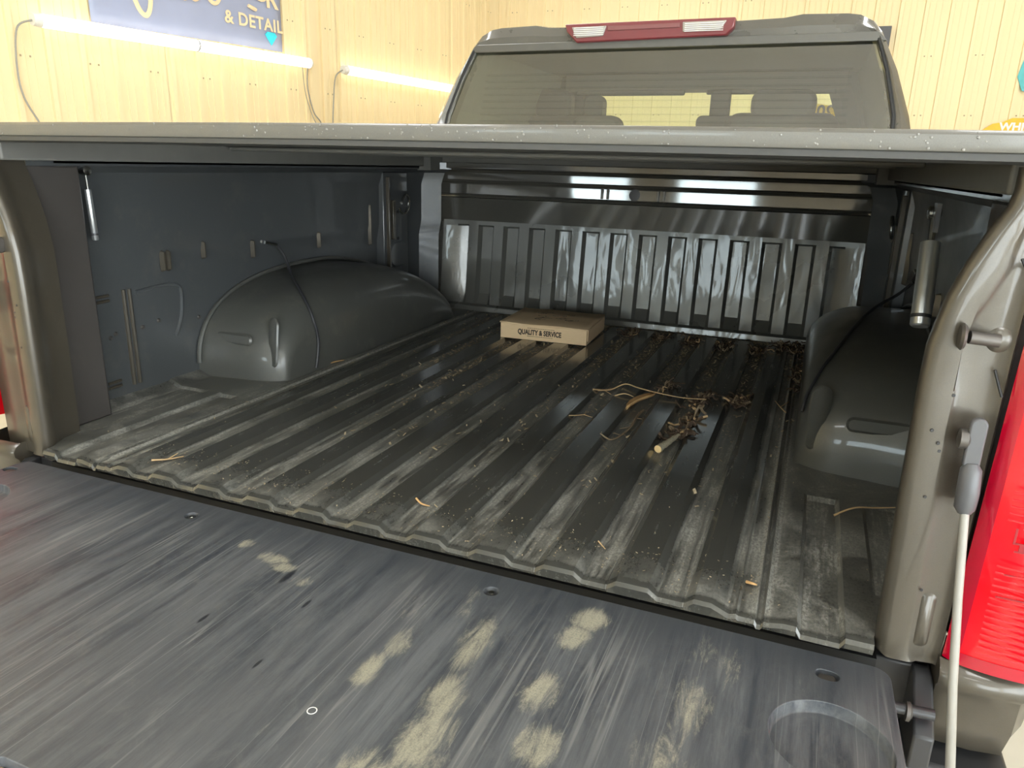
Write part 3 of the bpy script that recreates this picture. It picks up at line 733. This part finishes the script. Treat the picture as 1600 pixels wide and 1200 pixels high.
# tailgate (open, level)
def tailgate():
    out = []
    for a, b, r_ in ((.79, -.033, .022), (-.79, -.033, .022), (-.80, -.60, .03), (.80, -.60, .03)):
        sx = 1 if a > 0 else -1; sy = 1 if b > -.3 else -1
        cx, cy = a-sx*r_, b-sy*r_
        a0 = {(1, 1): 0, (-1, 1): 90, (-1, -1): 180, (1, -1): 270}[(sx, sy)]
        for i in range(7):
            q = R(a0+90*i/6); out.append((cx+r_*math.cos(q), cy+r_*math.sin(q)))
    m = MB(); m.prism(out, -.075, -.012, 'z'); o = m.build('tailgate', M['tailgate'], T)
    for s in (-1, 1):
        c = MB(); c.lathe([(.0625, -.013), (.0635, -.0115), (.0655, .001), (.066, .02)], (s*.7185, -.195, -.014), 'z', 64)
        co = c.build('cutter', M['tailgate']); cut(o, co)
    for x in (-.775, -.311, .259, .716):
        c = MB(); c.lathe([(.009, -.006), (.0115, .0), (.014, .01)], (x, -.078, -.0135), 'z', 20) if abs(x) < .5 else c.prism(rrect(x-.014, x+.014, -.086, -.066, .0095, 6), -.022, .01, 'z')
        co = c.build('cutter', M['tailgate']); cut(o, co)
    c = MB(); c.prism(rrect(-.085, -.005, -.62, -.568, .01, 4), -.03, .02, 'z'); cut(o, c.build('cutter', M['tailgate']))
    b = o.modifiers.new('bevel', 'BEVEL'); b.width = .004; b.segments = 3; b.limit_method = 'ANGLE'; b.angle_limit = R(50)
    o['label'] = 'scuffed dark blue-grey inner face of the open tailgate with streaks of dried mud'
    for x in (-.311, .259):
        MB().lathe([(.0085, -.008), (.0085, -.003), (.006, -.0015)], (x, -.078, -.0135), 'z', 16).build('bolt', M['plastic'], o)
        MB().lathe([(.0045, 0), (.004, .0015)], (x, -.078, -.0152), 'z', 12).build('bolt', M['steel'], o)
    for x in (-.775, .716):
        MB().prism(rrect(x-.011, x+.011, -.084, -.069, .006, 5), -.024, -.0155, 'z').build('bolt', M['steel_dark'], o, bevel=.002)
    MB().box(-.083, -.008, -.612, -.57, -.029, -.024).build('handle_recess', M['bark'], o)
    # hinge arms at the sides
    for s in (-1, 1):
        MB().tube([(s*.78, -.06, -.045), (s*.842, -.055, -.045)], .007, 12).build('hinge_pin', M['plastic'], o)
        MB().lathe([(.004, 0), (.012, .002), (.012, .006), (.007, .009)], (s*.815-(0 if s < 0 else .006), -.058, -.047), 'x', 16).build('hinge_boss', M['steel_dark'], o)
    e = MB()
    e.lathe([(.0065, 0), (.0052, .0006), (.0045, 0)], (.171, -.385, -.0122), 'z', 16, caps=False); e.build('ring_stain', M['white'], o)
    return o
tailgate()
MB().box(.775, .846, .02, .09, -.12, -.03).build('hinge_pocket', M['plastic'], T, bevel=.004)
MB().box(-.846, -.775, .02, .09, -.12, -.03).build('hinge_pocket', M['plastic'], T, bevel=.004)
MB().prism([(-.07, -.07), (.0, -.03), (.03, -.03), (.03, -.12), (-.07, -.12)], .822, .8455, 'x').build('hinge_bracket', M['plastic'], T, bevel=.003)
MB().prism([(-.07, -.07), (.0, -.03), (.03, -.03), (.03, -.12), (-.07, -.12)], -.8455, -.822, 'x').build('hinge_bracket', M['plastic'], T, bevel=.003)

# cords over the wheelhouses
def cord(pts, rads, s, parent):
    MB().tube(spline(pts, 6), rads, 7).build('drain_cord', M['plastic'], parent)
cord([(.872, 1.12, .330), (.84, 1.10, .300), (.80, 1.05, .280), (.767, .99, .259), (.742, .889, .2475), (.721, .811, .231), (.702, .759, .211), (.685, .720, .189), (.670, .684, .161), (.659, .661, .136), (.654, .640, .107)], .0036, 1, BS[1])
cord([(-.872, .87, .335), (-.86, .89, .300), (-.821, .865, .253), (-.737, .786, .233), (-.682, .751, .195), (-.651, .739, .150), (-.6445, .747, .093), (-.6445, .739, .038), (-.6445, .730, .012)], .0048, -1, BS[-1])

# ---------------------------------------------------------------- cab
CX = -.02
def cab():
    cab_ = empty('cab', (0, 0, 0)); cab_.parent = T
    def ry(z): return 1.97+(z-.70)*.36      # lean of the rear face
    # outline of rear face, and opening for the glass
    outer = [(.93, .40), (.915, .70), (.895, .78), (.84, .93), (.775, 1.06), (.745, 1.095), (.70, 1.118), (.66, 1.124), (.51, 1.128), (.45, 1.118), (.25, 1.113), (0, 1.112)]
    inner = [(.84, .55), (.845, .70), (.84, .78), (.80, .93), (.762, 1.035), (.755, 1.045), (.70, 1.052), (.66, 1.053), (.51, 1.053), (.45, 1.053), (.25, 1.054), (0, 1.055)]
    m = MB()
    for s in (-1, 1):
        o1 = [(CX+s*x, ry(z)+.10*max(0, x-.70), z) for x, z in outer]; i1 = [(CX+s*x, ry(z)+.004, z) for x, z in inner]
        mid_ = [(CX+s*(x*.5+xi*.5), ry((z+zi)/2)-.012, z*.45+zi*.55) for (x, z), (xi, zi) in zip(outer, inner)]
        m.grid([o1, mid_, i1])
        back = [(p[0]-s*.005, p[1]+.06, p[2]-.01) for p in i1]; m.grid([i1, back])
        # roof and cab side going forward
        fw = lambda y, sc, dz: [(CX+s*x*sc, max(y, ry(z)+.12), z+dz if z > .9 else z) for x, z in outer]
        m.grid([o1, fw(2.25, 1.01, .02), fw(2.7, 1.02, .03), fw(3.25, 1.0, .015)])
    m.box(CX-.92, CX+.92, ry(.4), ry(.4)+.05, -.3, .56)
    shell = m.build('cab_shell', M['paint_cab'], cab_, smooth=35)
    # headliner / interior sides (dark)
    m = MB()
    m.box(CX-.76, CX+.76, 2.12, 3.25, 1.05, 1.062)
    m.box(CX-.86, CX-.84, 2.05, 3.6, .3, .80); m.box(CX+.84, CX+.86, 2.05, 3.6, .3, .80)
    for s in (-1, 1):
        m.grid([[(CX+s*.87, y, .6), (CX+s*.85, y+.02, .8), (CX+s*w_, y+.10, zt)] for y, w_, zt in ((1.99, .755, 1.05), (2.6, .76, 1.06), (3.2, .74, 1.05), (3.7, .80, .86), (3.9, .84, .75))])
    m.box(CX-.86, CX+.86, 2.0, 3.9, .1, .14); m.box(CX-.86, CX+.86, 3.75, 3.9, .1, .72)
    m.build('cab_lining', M['lining'], cab_)
    MB().grid([[(CX+x*(.845-.0), ry(z)+.010, z) for x in (-1, -.5, 0, .5, 1)] for z in (.52, .7, .78)]+[[(CX+x*w_, ry(z)+.010, z) for x in (-1, -.5, 0, .5, 1)] for z, w_ in ((.93, .81), (1.035, .775), (1.06, .76))]).build('rear_window', M['glass_rear'], cab_)
    # dark band across the top of the window and pillar seams
    MB().prism([(-.80, 1.028), (.775, 1.028), (.745, 1.058), (-.775, 1.058)], 2.083, 2.100, 'y').build('window_band', M['band'], cab_, bevel=.003)
    for s in (-1, 1):
        MB().tube([(CX+s*.855, ry(.60)-.004, .60), (CX+s*.846, ry(.78)-.004, .78), (CX+s*.806, ry(.93)-.004, .93), (CX+s*.768, ry(1.035)-.004, 1.035)], .006, 6).build('window_seal', M['rubber'], cab_)
    e = MB()
    for k in range(9):
        z = .73+k*.026; e.box(CX-.70, CX+.70, ry(z)+.004, ry(z)+.0046, z, z+.0005)
    tag(e.build('heater_lines', M['plastic'], cab_), kind='stuff')
    # windscreen
    wy = lambda z: 3.95-(z-.66)*2.1
    MB().grid([[(CX+x, wy(z), z) for x in (-w_, 0, w_)] for z, w_ in ((.60, .82), (.70, .80), (.85, .74), (1.0, .67))]).build('windscreen', M['glass_front'], cab_)
    m = MB()
    for s in (-1, 1): m.tube([(CX+s*.84, wy(.60), .60), (CX+s*.76, wy(.85), .85), (CX+s*.69, wy(1.0), 1.0), (CX+s*.66, 3.2, 1.06)], .078, 8)
    m.box(CX-.7, CX+.7, 3.12, 3.30, .975, 1.06)
    m.build('windscreen_frame', M['trim_dark'], cab_)
    MB().box(CX-.84, CX+.84, 3.55, 4.0, .45, .66).build('dashboard', M['trim_dark'], cab_, bevel=.05)
    # mirror
    mr = MB(); mr.prism(rrect(-.01, .21, .775, .85, .03, 5), 3.12, 3.16, 'y'); mr.build('rear_view_mirror', M['leather'], cab_, bevel=.006)
    MB().box(.05, .15, 3.14, 3.18, .84, .975).build('mirror_stalk', M['leather'], cab_, bevel=.01)
    # sun visors
    MB().box(-.68, -.09, 3.18, 3.2, .952, 1.04).build('sun_visor', M['trim_dark'], cab_, bevel=.008)
    MB().box(.02, .64, 3.18, 3.2, .955, 1.04).build('sun_visor', M['trim_dark'], cab_, bevel=.008)
    # seats
    def seat(cx, y, wd, z1, head_w, hz, n_='seat'):
        m = MB(); m.prism(rrect(cx-wd/2, cx+wd/2, .15, z1, .07, 5), y, y+.14, 'y'); st = m.build(n_, M['leather'], cab_, bevel=.03)
        MB().prism(rrect(cx-head_w/2, cx+head_w/2, z1-.03, hz, .05, 6), y+.01, y+.11, 'y').build('headrest', M['leather'], st, bevel=.02)
        MB().tube([(cx-.05, y+.06, z1-.02), (cx-.05, y+.06, z1+.06)], .006, 6).build('headrest_post', M['steel'], st)
        MB().tube([(cx+.05, y+.06, z1-.02), (cx+.05, y+.06, z1+.06)], .006, 6).build('headrest_post', M['steel'], st)
    seat(-.355, 2.45, .46, .66, .23, .808, 'rear_seat'); seat(.30, 2.45, .40, .66, .2, .74, 'rear_seat')
    seat(-.74, 2.95, .5, .84, .2, .97, 'front_seat')
    seat(.425, 2.75, .50, .84, .28, .94, 'front_seat')
    MB().prism(rrect(-.567, -.464, .60, .94, .04, 5), 2.95, 3.05, 'y').build('grab_handle', M['leather'], cab_, bevel=.01)
    # dealer band on the windscreen, read from outside
    zb = .905; yb = wy(zb)+.0
    bd = MB(); bd.prism([(.50, zb+.035), (.72, zb+.008), (.72, zb-.062), (.50, zb-.035)], 3.50-.004, 3.50, 'y'); bd = bd.build('windscreen_sticker', M['yellow2'], cab_)
    text_mesh('lettering', '20', .085, M['ink'], bd, (.60, 3.494, zb-.012), (math.pi/2, 0, 0), offset=.002, scale=(-1, 1, 1))
    # third brake light
    bl = MB(); z0 = 1.112
    bl.prism([(-.385, 1.118), (.265, 1.118), (.262, 1.085), (.235, 1.058), (-.335, 1.050), (-.378, 1.092)], 2.062, 2.12, 'y')
    bl = bl.build('brake_light', M['red_pale'], cab_, bevel=.005); bl['label'] = 'red high-mounted brake light with two clear lamps'
    MB().prism([(-.355, 1.105), (-.215, 1.106), (-.228, 1.070), (-.335, 1.066)], 2.055, 2.064, 'y').build('clear_lamp', M['clear'], bl, bevel=.003)
    MB().prism([(.075, 1.108), (.235, 1.108), (.215, 1.078), (.078, 1.074)], 2.055, 2.064, 'y').build('clear_lamp', M['clear'], bl, bevel=.003)
    MB().prism([(-.21, 1.104), (.065, 1.106), (.065, 1.09), (-.21, 1.088)], 2.057, 2.064, 'y').build('centre_lens', M['red_pale2'], bl, bevel=.002)
    e = MB()
    for x0, x1 in ((-.345, -.225), (.085, .225)):
        for k in range(5): e.box(x0, x1, 2.052, 2.056, 1.074+k*.0065, 1.076+k*.0065)
    tag(e.build('lens_ribs', M['white'], bl), kind='stuff')
    # bonnet and front, mostly hidden
    m = MB(); m.box(CX-.85, CX+.85, 3.98, 5.6, -.1, .50); m.build('bonnet', M['paint_cab'], cab_, bevel=.08)
    return cab_
cab()
# chassis and wheels to carry the truck
MB().box(-.5, .5, -.0, 5.4, -.40, -.22).build('chassis', M['plastic'], T)
for s in (-1, 1):
    for y in (1.1, 4.7):
        MB().lathe([(.20, -.13), (.36, -.13), (.40, -.09), (.40, .09), (.36, .13), (.20, .13)], (s*.83, y, FLOOR_Z+.40), 'x', 32).build('tyre', M['rubber'], T)

# ================================================================== TONNEAU COVER
TC = empty('bed_cover', (0, 0, .6)); tag(TC, 'hard cover closed over the truck bed with a wet grey rear rail', 'bed cover')
def cz(x): return .0035*(1-(x/.9)**2)
M['seal'] = simple('cover_seal', (.045, .045, .042), .5)
M['cover_under'] = simple('cover_underside', (.15, .145, .13), .5)
m = MB(); rows = []
prof = [(-.004, .010), (-.010, .013), (-.012, .018), (-.011, .030), (-.006, .034), (.006, .0355), (.05, .036), (.05, .012), (.02, .010)]
xs = [-.93+1.86*i/30 for i in range(31)]
for a, b in prof: rows.append([(x, a, b+cz(x)) for x in xs])
rows.append(rows[0]); m.grid(rows)
M['rail'] = paint_mat('cover_rail', (.15, .145, .13), .42, coat=.2, dirt=.3, metal=.3)
rl = m.build('rear_rail', M['rail'], TC); rl['label'] = 'grey rear rail with water beads'
MB().grid([[(x, a, b+cz(x)) for x in xs] for a, b in ((-.008, .0115), (-.010, .004), (.0, .001), (.012, .001), (.02, .004), (.02, .010))]).build('seal', M['seal'], TC)
m = MB(); m.grid([[(x, y, .012+cz(x)) for x in xs] for y in (.02, .6, 1.2, 1.90)]+[[(x, y, .030+cz(x)) for x in xs] for y in (1.90, 1.2, .6, .03)]); m.build('cover_panel', M['cover_under'], TC)
for s in (-1, 1): MB().box(*sorted((s*.79, s*.93)), 1.70, 1.90, -.045, .0125).build('corner_seal', M['cover_under'], TC)
MB().box(-.93, .93, 1.80, 1.90, -.030, .0125).build('front_seal', M['cover_under'], TC)
for y in (.62, 1.22): MB().box(-.80, .80, y, y+.05, .002, .012).build('cross_bow', M['cover_under'], TC, bevel=.004)
for s in (-1, 1): MB().box(*sorted((s*.82, s*.955)), .04, 1.88, -.03, .0125).build('side_rail', M['cover_under'], TC, bevel=.004)
def strut(s, top, bot, r):
    t = Vector(top)-TC.location; b = Vector(bot)-TC.location
    g = MB().tube([t, t.lerp(b, .98), b], [r, r, r*.8], 16).build('gas_strut', M['alu'], TC)
    MB().tube([t.lerp(b, .86), t.lerp(b, .90)], r*1.05, 16).build('strut_band', M['plastic'], g)
    MB().tube([t+(t-b)*.35, t], r*.35, 8).build('strut_rod', M['steel'], g)
    MB().lathe([(.004, -.01), (.010, -.008), (.010, .008), (.004, .01)], tuple(t+(t-b)*.36), 'x', 12).build('ball_joint', M['steel'], g)
strut(1, (.800, .385, .487), (.800, .335, .362), .0145)
strut(-1, (-.846, .235, .511), (-.846, .238, .402), .007)
MB().prism([(.395, .548), (.36, .548), (.355, .505), (.372, .505)], .797, .803, 'x').build('strut_bracket', M['plastic_grey'], TC, loc=(0, 0, -.6))
MB().tube([Vector((-.846, .20, .575))-TC.location, Vector((-.85, .205, .535))-TC.location], .006, 8).build('latch_pin', M['steel'], TC)
# water beads on the rail
random.seed(5); m = MB()
for i in range(170):
    x = random.uniform(-.2, .92) if i % 4 else random.uniform(-.9, .9); z = random.uniform(.014, .0335); r_ = random.uniform(.0007, .0019)
    m.lathe([(r_, 0), (r_*.8, -r_*.4), (r_*.3, -r_*.6)], (x, -.0115, z+cz(x)), 'y', 7)
tag(m.build('water_beads', M['drop'], TC), kind='stuff')

# ================================================================== THINGS IN THE BED
# cardboard box
B = empty('cardboard_box', (-.178, 1.352, .0125)); B.rotation_euler.z = R(3)
tag(B, 'flat brown cardboard box lying at the front of the bed floor', 'box')
BW, BD, BH = .305, .275, .055
MB().box(-BW/2, BW/2, 0, BD, 0, BH-.003).build('tray', M['card'], B, bevel=.0015)
rows = []
m = MB()
for y in (-.004, .0, .09, .18, BD): rows.append([(x, y, BH+.001*math.sin(x*30+y*9)+(-.0015 if y < 0 else .0)) for x in [-BW/2-.002+(BW+.004)*i/14 for i in range(15)]])
m.grid(rows).build('lid', M['card'], B, solid=.003)
MB().box(BW/2, BW/2+.003, .01, BD-.01, .012, BH-.004).build('side_flap', M['card'], B)
text_mesh('lettering', 'QUALITY & SERVICE', .021, M['ink'], B, (-.012, -.0012, .0265), (math.pi/2, 0, 0), offset=.0007, extrude=.0003, scale=(.82, 1.15, 1))
e = MB(); random.seed(2)
for zz in (.0405, .0125):
    x = -.055
    while x < .035: l = random.uniform(.002, .006); e.box(x, x+l, -.0014, -.0004, zz, zz+.0018); x += l+.0018
tag(e.build('small_print', M['ink_soft'], B), kind='stuff')
e = MB(); random.seed(8)
for k in range(17):
    cx, cy = random.uniform(-.07, .08), random.uniform(.09, .20); a = random.uniform(0, 6); r_ = random.uniform(.012, .035)
    e.tube(spline([(cx+r_*math.cos(a+t), cy+r_*.55*math.sin(a+t*1.1), BH+.0025) for t in (0, .8, 1.6, 2.4, 3.1)], 4), random.uniform(.0012, .003), 5, flat=.3)
e.build('lid_print', M['ink_soft'], B)

# twigs and leaves
def grounded(pts, lift=.003): return [(x, y, floor_h(x, y)+lift+dz) for x, y, dz in pts]
def twig(name, label, pts, rad, mat, cat='twig', branches=(), group=None):
    base = Vector(grounded(pts[:1])[0]); r0 = empty(name, base); tag(r0, label, cat, group)
    sp = spline([Vector(p)-base for p in grounded(pts, rad*.9)], 5); k = len(sp)
    MB().tube(sp, [rad*(1-.55*i/k) for i in range(k)], 7).build('stem', mat, r0)
    for bp_, br in branches:
        sp = spline([Vector(p)-base for p in grounded(bp_, br)], 4); k = len(sp)
        MB().tube(sp, [br*(1-.6*i/k) for i in range(k)], 5).build('side_shoot', mat, r0)
    return r0, base
twig('dry_stem', 'long thin pale dry stem lying across the bed ridges', [(.135, .885, .0), (.17, .93, .004), (.205, .955, .006), (.25, .925, .010), (.31, .905, .012), (.37, .90, .014), (.43, .895, .012)], .0022, M['straw'],
     branches=[([(.145, .90, .002), (.15, .925, .0)], .0014), ([(.16, .92, .003), (.18, .905, 0)], .0014)])
twig('leaf_stem', 'short dry stalk beside the curled brown leaf', [(.200, .862, .0), (.225, .868, .006), (.25, .862, .004)], .0018, M['straw'])
lf = MB(); rows = []
for i in range(9):
    t = i/8; c = Vector((.287-.045*t+.02*t*t, .945-.17*t, .0)); wd = .018*math.sin(math.pi*min(.97, t*.9+.08))
    x0 = c.x
    rows.append([(x0+wd*math.cos(a)*.8+.01*math.sin(t*5), c.y, floor_h(x0, c.y)+.014+.011*math.sin(a)+.012*math.sin(t*3)) for a in [R(200+q*28) for q in range(7)]])
lf.grid(rows); lfo = lf.build('dead_leaf', M['leaf'], solid=.0008); tag(lfo, 'curled brown dead leaf under the long pale stem', 'leaf')
twig('root_fragment', 'thin dark forked root trailing below the curled leaf', [(.290, .80, .002), (.288, .73, .004), (.290, .67, .002), (.283, .61, .0), (.268, .565, .001), (.245, .558, .002)], .0034, M['bark'],
     branches=[([(.288, .73, .004), (.31, .70, .006), (.315, .67, 0)], .0014), ([(.29, .67, .002), (.27, .64, .004)], .0014), ([(.283, .61, 0), (.266, .60, .006)], .0012)])
# broken stick with a pale cut end
r0, base = twig('broken_stick', 'short lichen-spotted stick with a pale cut end', [(.393, .60, .003), (.388, .575, .003), (.380, .545, .003)], .0085, M['bark_pale'])
for ch in list(r0.children): bpy.data.objects.remove(ch)
sp = spline([Vector(p)-base for p in grounded([(.405, .645, .002), (.396, .605, .003), (.388, .57, .003), (.379, .540, .002)], .008)], 5); k = len(sp)
MB().tube(sp, [.0045+.0045*i/k+.0008*math.sin(i*2.1) for i in range(k)], 10).build('stem', M['bark_pale'], r0)
d_ = (sp[-1]-sp[-2]).normalized(); MB().tube([sp[-1], sp[-1]+d_*.0015], .0084, 12).build('cut_end', M['cutwood'], r0)
# root clumps
def clump(name, label, cx, cy, lx, ly, n, seed, rad=.0026, ang=0., mat='bark_dark', h=.018):
    random.seed(seed); base = Vector((cx, cy, floor_h(cx, cy))); r0 = empty(name, base); tag(r0, label, 'root clump')
    for mt, cnt in ((mat, n*2//3), ('bark', n//3), ('straw', n//10)):
        m = MB()
        for i in range(cnt):
            u = random.uniform(-1, 1); x = cx+u*lx*math.sin(ang)+random.gauss(0, .4)*ly*math.cos(ang); y = cy+u*lx*math.cos(ang)-random.gauss(0, .4)*ly*math.sin(ang)
            a = random.uniform(0, 6.28); pts = []
            for k in range(5):
                z = floor_h(x, y)+.003+abs(random.gauss(0, 1))*h*.5
                pts.append(Vector((x, y, z))-base); a += random.gauss(0, .8); l = random.uniform(.004, .011); x += l*math.cos(a); y += l*math.sin(a)
            r_ = rad*random.uniform(.5, 1.1); m.tube(spline(pts, 3), r_, 5)
        tag(m.build('rootlets', M[mt], r0), kind='stuff')
clump('root_clump', 'long tangled clump of dark roots ending at the broken stick', .408, .80, .19, .022, 62, 1, .0036, R(3), h=.012)
clump('root_clump', 'round clump of brown roots nearest the right wheelhouse', .503, .985, .05, .03, 38, 2, .0032, h=.010)
clump('root_clump', 'small tuft of roots beside the tip of the curled leaf', .318, 1.0, .035, .02, 18, 3, .0022)
for i, (x, y, s_, lb_) in enumerate([(.055, 1.66, .05, 'root litter in the groove right behind the cardboard box'), (.17, 1.63, .045, 'root litter at the front wall, second groove right of the box'),
                                     (.282, 1.62, .05, 'root litter at the front wall, third groove right of the box'), (.396, 1.60, .05, 'root litter at the front wall, fourth groove right of the box'),
                                     (.51, 1.58, .055, 'root litter at the front wall, last groove before the right corner')]):
    clump('root_litter', lb_, x, y, s_, .03, 26, 20+i, .0024, h=.012)
clump('root_litter', 'dark soil and roots heaped in the right front corner of the bed', .62, 1.68, .06, .11, 50, 31, .003, R(90), h=.014)
clump('root_litter', 'soil and rootlets along the front of the right wheelhouse', .648, 1.35, .22, .012, 45, 32, .0026, R(0), h=.010)
twig('dry_stem', 'thin pale stem lying over the pocket at the foot of the right pillar', [(.728, .383, .004), (.76, .40, .008), (.80, .425, .010), (.845, .445, .010)], .0020, M['straw'])
twig('dry_stem', 'forked pale stem near the right front corner', [(.622, .94, .001), (.607, .985, .004), (.592, 1.03, .005)], .0018, M['straw'], branches=[([(.607, .985, .004), (.625, 1.03, .006)], .0014)])
twig('twig_scrap', 'small pale twig scrap low on the ridges near the rear edge, left of middle', [(.03, .108, .001), (.045, .100, .004), (.06, .103, .001)], .0022, M['leaf'])
twig('twig_scrap', 'tiny straw scrap near the rear edge, right of middle', [(.370, .100, .001), (.385, .088, .001)], .0012, M['straw'])
twig('twig_scrap', 'curled bark scrap near the rear edge in the right-hand groove', [(.604, .078, .002), (.612, .070, .006), (.618, .074, .002)], .0026, M['leaf'])
twig('twig_scrap', 'forked twig at the rear left end of the floor', [(-.53, .042, .001), (-.51, .062, .003), (-.49, .085, .004)], .0020, M['straw'], branches=[([(-.51, .062, .003), (-.505, .085, .009)], .0014)])
twig('twig_scrap', 'reddish bark strip lying beside the left wheelhouse', [(-.655, .78, .002), (-.65, .82, .003), (-.64, .86, .003)], .0026, M['leaf'])
twig('twig_scrap', 'pair of fine crossed stems in a groove left of the curled leaf', [(.14, .66, .001), (.165, .70, .004), (.16, .735, .002)], .0014, M['straw'], branches=[([(.165, .70, .004), (.19, .69, .002)], .0012)])

# fine litter strewn in the grooves
random.seed(11); m = MB(); cnt = 0
def flake(x, y, sz):
    a = random.uniform(0, 3.14); z = floor_h(x, y)+.0008
    u = Vector((math.cos(a), math.sin(a), random.uniform(-.3, .5)))*sz; v = Vector((-math.sin(a), math.cos(a), random.uniform(-.3, .3)))*sz*random.uniform(.2, .5)
    c = Vector((x, y, z+sz*.25)); h = Vector((0, 0, sz*.18))
    m.add([c-u-v, c+u-v, c+u*.8+v, c-u*.9+v, c+h], [(0, 1, 4), (1, 2, 4), (2, 3, 4), (3, 0, 4), (3, 2, 1, 0)])
for gi in range(-6, 6):
    gx = (gi+.5)*PITCH
    n_ = {-6: 30, -5: 110, -4: 240, -3: 360, -2: 330, -1: 300, 0: 340, 1: 340, 2: 300, 3: 240, 4: 200, 5: 160}[gi]
    for _ in range(n_):
        y = 1.76-abs(random.gauss(0, .42)) if random.random() < .8 else random.uniform(.3, 1.7)
        if gi in (-4, -3) and random.random() < .4: y = random.gauss(.95 if gi == -3 else 1.15, .2)
        if .02 < y < 1.77: flake(gx+random.gauss(0, .012), y, random.uniform(.002, .0065))
for _ in range(700):
    x = random.uniform(-.5, .6); flake(x, 1.745+random.gauss(0, .016), random.uniform(.0025, .007))
for _ in range(500): flake(random.uniform(-.6, .62), random.uniform(.01, .12), random.uniform(.0008, .002))
for _ in range(500): flake(random.uniform(-.8, .8), random.uniform(.02, 1.6), random.uniform(.0008, .002))
tag(m.build('bark_litter', M['litter']), 'fine brown wood litter strewn along the bed grooves', 'litter', kind='stuff')
